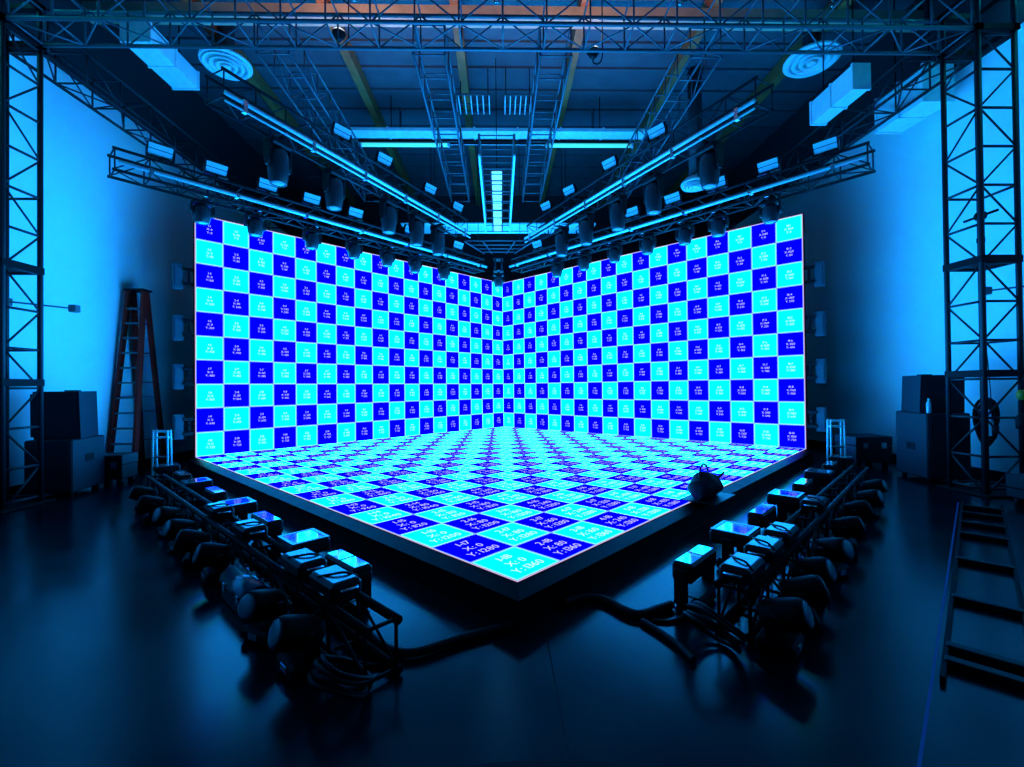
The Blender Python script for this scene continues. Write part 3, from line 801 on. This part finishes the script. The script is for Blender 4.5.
# bottom of the picture: road case just in front of the viewer
rc_ = thing('road_case', 'black road case with rounded lid at the bottom of the view', 'case', (-.02, -15.02, 0), 0)
MB().box((-.29, -.2, .06), (.29, .2, .56), 0, .02).build('case_body', M['black'], rc_)
b = MB(); prof = [(-.30, .565)] + [(-.30 + .6 * k / 10, .655 + .022 * math.sin(PI * k / 10)) for k in range(11)] + [(.30, .565)]
b.rings([[(x, y, z) for x, z in prof] for y in (-.21, .21)], 0, False); b.build('lid', M['black'], rc_)
for qx in (-1, 1):
    MB().box((qx * .17 - .04, .2, .51), (qx * .17 + .04, .216, .61)).build('latch', M['chrome'], rc_)
    for qy in (-1, 1): MB().lathe([(.04, 0), (.04, .06)], 10, c=(qx * .2, qy * .13, 0)).build('caster', M['rubber'], rc_)

# ladder frame lying on the floor on the right
A = Vector((6.1, -9.93, .03)); Bq = Vector((2.25, -13.55, .03)); dv = (Bq - A).normalized(); nv = Vector((-dv.y, dv.x, 0))
Ln = (Bq - A).length
fl = thing('ladder_frame', 'dark ladder-shaped frame lying flat on the floor near the bag-side tower', 'frame', A, math.atan2(dv.y, dv.x))
for y in (0, .36): MB().box((0, y - .012, -.03), (Ln, y + .012, .01)).build('side_rail', M['black'], fl)
for x in (.35, .8, 1.35, 1.9, 2.9, 3.95, 4.85, 5.05):
    MB().box((x - .035, 0, -.025), (x + .035, .36, .02), 0, .006).build('rung', M['satin'], fl)
tp = MB().box((0, -.007, 0), (8.4, .007, .003)).build('floor_tape', M['seam'], None, (6.075, -9.895, .0))
tp.rotation_euler = (0, 0, math.atan2(dv.y, dv.x)); tag(tp, 'thin blue line of tape running along the ladder frame', 'tape')

# wall arm lamps
def wall_arm(label, x, y, z, q, ln):
    r = thing('wall_arm', label, 'wall arm', (x, y, z))
    MB().box((-.0 if q > 0 else -.05, -.06, -.06), (.05 if q > 0 else 0, .06, .06), 0, .01).build('bracket', M['arm'], r)
    rod((q * .05, 0, 0), (q * .66, .35 * ln, -.04), .014, 8).build('arm', M['arm'], r)
    MB().box((q * .66 - .06, .35 * ln - .06, -.10), (q * .66 + .06, .35 * ln + .06, .02), 0, .015).build('end_box', M['arm'], r)
M['arm'] = mat('arm_grey_paint', (.08, .09, .1), .5, noise=(8, .2, .1))
wall_arm('grey arm with a small end box on the stepladder-side wall', XL, -8.62, 3.03, 1, 1.2)
wall_arm('grey arm with a small end box on the wall behind the bag-side tower', XR, -9.3, 3.1, -1, 1.)

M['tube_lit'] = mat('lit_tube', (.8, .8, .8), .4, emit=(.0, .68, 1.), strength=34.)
for q, who in ((-1, 'stepladder-side'), (1, 'bag-side')):  # tubes added to brighten the side walls near the towers
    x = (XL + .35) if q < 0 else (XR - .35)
    bt = thing('added_batten_light', f'added cyan tube light hanging high along the {who} wall near the tower top', 'tube light', (x, -10.0, 7.75))
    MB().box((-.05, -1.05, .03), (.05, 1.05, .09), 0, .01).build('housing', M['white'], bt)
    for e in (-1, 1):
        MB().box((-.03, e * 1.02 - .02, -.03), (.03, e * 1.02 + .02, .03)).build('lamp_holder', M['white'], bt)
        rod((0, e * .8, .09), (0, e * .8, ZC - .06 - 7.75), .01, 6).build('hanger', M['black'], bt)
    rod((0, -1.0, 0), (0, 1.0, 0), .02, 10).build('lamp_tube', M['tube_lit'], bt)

# rigging on the tower near the bottle
pu = thing('rigging_pulley', 'black rope pulley hanging inside the bag-side truss tower', 'pulley', (7.07, -9.33, 3.75))
rod((0, -.24, .35), (0, .24, .35), .02, 8).build('bar', M['black'], pu)
MB().lathe([(.06, .30), (.075, .33), (.075, .37), (.06, .40)], 14).build('wheel', M['black'], pu)
rod((0, 0, .3), (.0, .0, .0), .012, 6).build('drop_rod', M['black'], pu)
MB().lathe([(.02, -.06), (.05, -.04), (.05, .02), (.02, .04)], 12).build('hook_block', M['black'], pu)
MB().tube(smooth_path([(0, 0, -.05), (.06, .05, -1.0), (.1, .0, -2.2), (.12, .0, -2.9)]), .006, 6).build('rope', M['black'], pu)
yh = thing('hoist_hook', 'yellow hook with a small weight hanging by the bag-side truss tower', 'hook', (7.2, -9.72, 1.05))
MB().lathe([(.03, .32), (.06, .35), (.06, .43), (.03, .46)], 12).build('hook', M['yellow'], yh)
rod((0, 0, .46), (0, 0, .72), .008, 6).build('rope', M['black'], yh)
rod((0, 0, .12), (0, 0, .32), .008, 6).build('rope', M['black'], yh)
MB().lathe([(.02, -.1), (.07, -.08), (.075, .06), (.04, .12), (.01, .13)], 12).build('weight', M['bag'], yh)
cc = thing('cable_coil', 'black cable coils hung on the bag-side truss tower', 'cable coil', (7.5, -9.0, 1.0))
for k in range(4):
    R_ = .12 + .022 * k
    MB().tube([(R_ * math.cos(2 * PI * i / 24), .012 * k + .03 * math.sin(4 * PI * i / 24 + k), R_ * 2.0 * math.sin(2 * PI * i / 24)) for i in range(24)], .022, 8, closed=True).build('loop', M['rubber'], cc)
MB().box((-.04, -.03, .22), (.04, .1, .36), 0, .01).build('tie', M['rubber'], cc)

# ------------------------------------------------------------------ camera and colour
cam = bpy.data.cameras.new('camera'); co = bpy.data.objects.new('camera', cam); COL.objects.link(co)
f_px = 459.2
cam.sensor_width = 36; cam.lens = f_px / 1024 * 36; cam.clip_start = .05
rx, ry, rz = .0091, .0098, -.0257
Rm = Matrix.Rotation(rz, 3, 'Z') @ Matrix.Rotation(rx, 3, 'X') @ Matrix.Rotation(ry, 3, 'Y')
Cb = Matrix(((1, 0, 0), (0, 0, -1), (0, 1, 0)))                    # camera axes: right, up, back
mw = (Rm @ Cb).to_4x4(); mw.translation = (CAMX, CAMY, CAMZ)
co.matrix_world = mw
SC.camera = co
w = bpy.data.worlds.new('world'); SC.world = w; w.use_nodes = True
w.node_tree.nodes['Background'].inputs[0].default_value = (.002, .004, .008, 1)
w.node_tree.nodes['Background'].inputs[1].default_value = 1
vs = SC.view_settings
vs.view_transform = 'Standard'; vs.look = 'None'; vs.gamma = 1; vs.exposure = 0
try: vs.use_curve_mapping = False
except Exception: pass
try:
    SC.cycles.use_denoising = True
    SC.cycles.max_bounces = 6; SC.cycles.diffuse_bounces = 3; SC.cycles.glossy_bounces = 4
    SC.cycles.caustics_reflective = False; SC.cycles.caustics_refractive = False
    SC.cycles.sample_clamp_indirect = 6
except Exception: pass
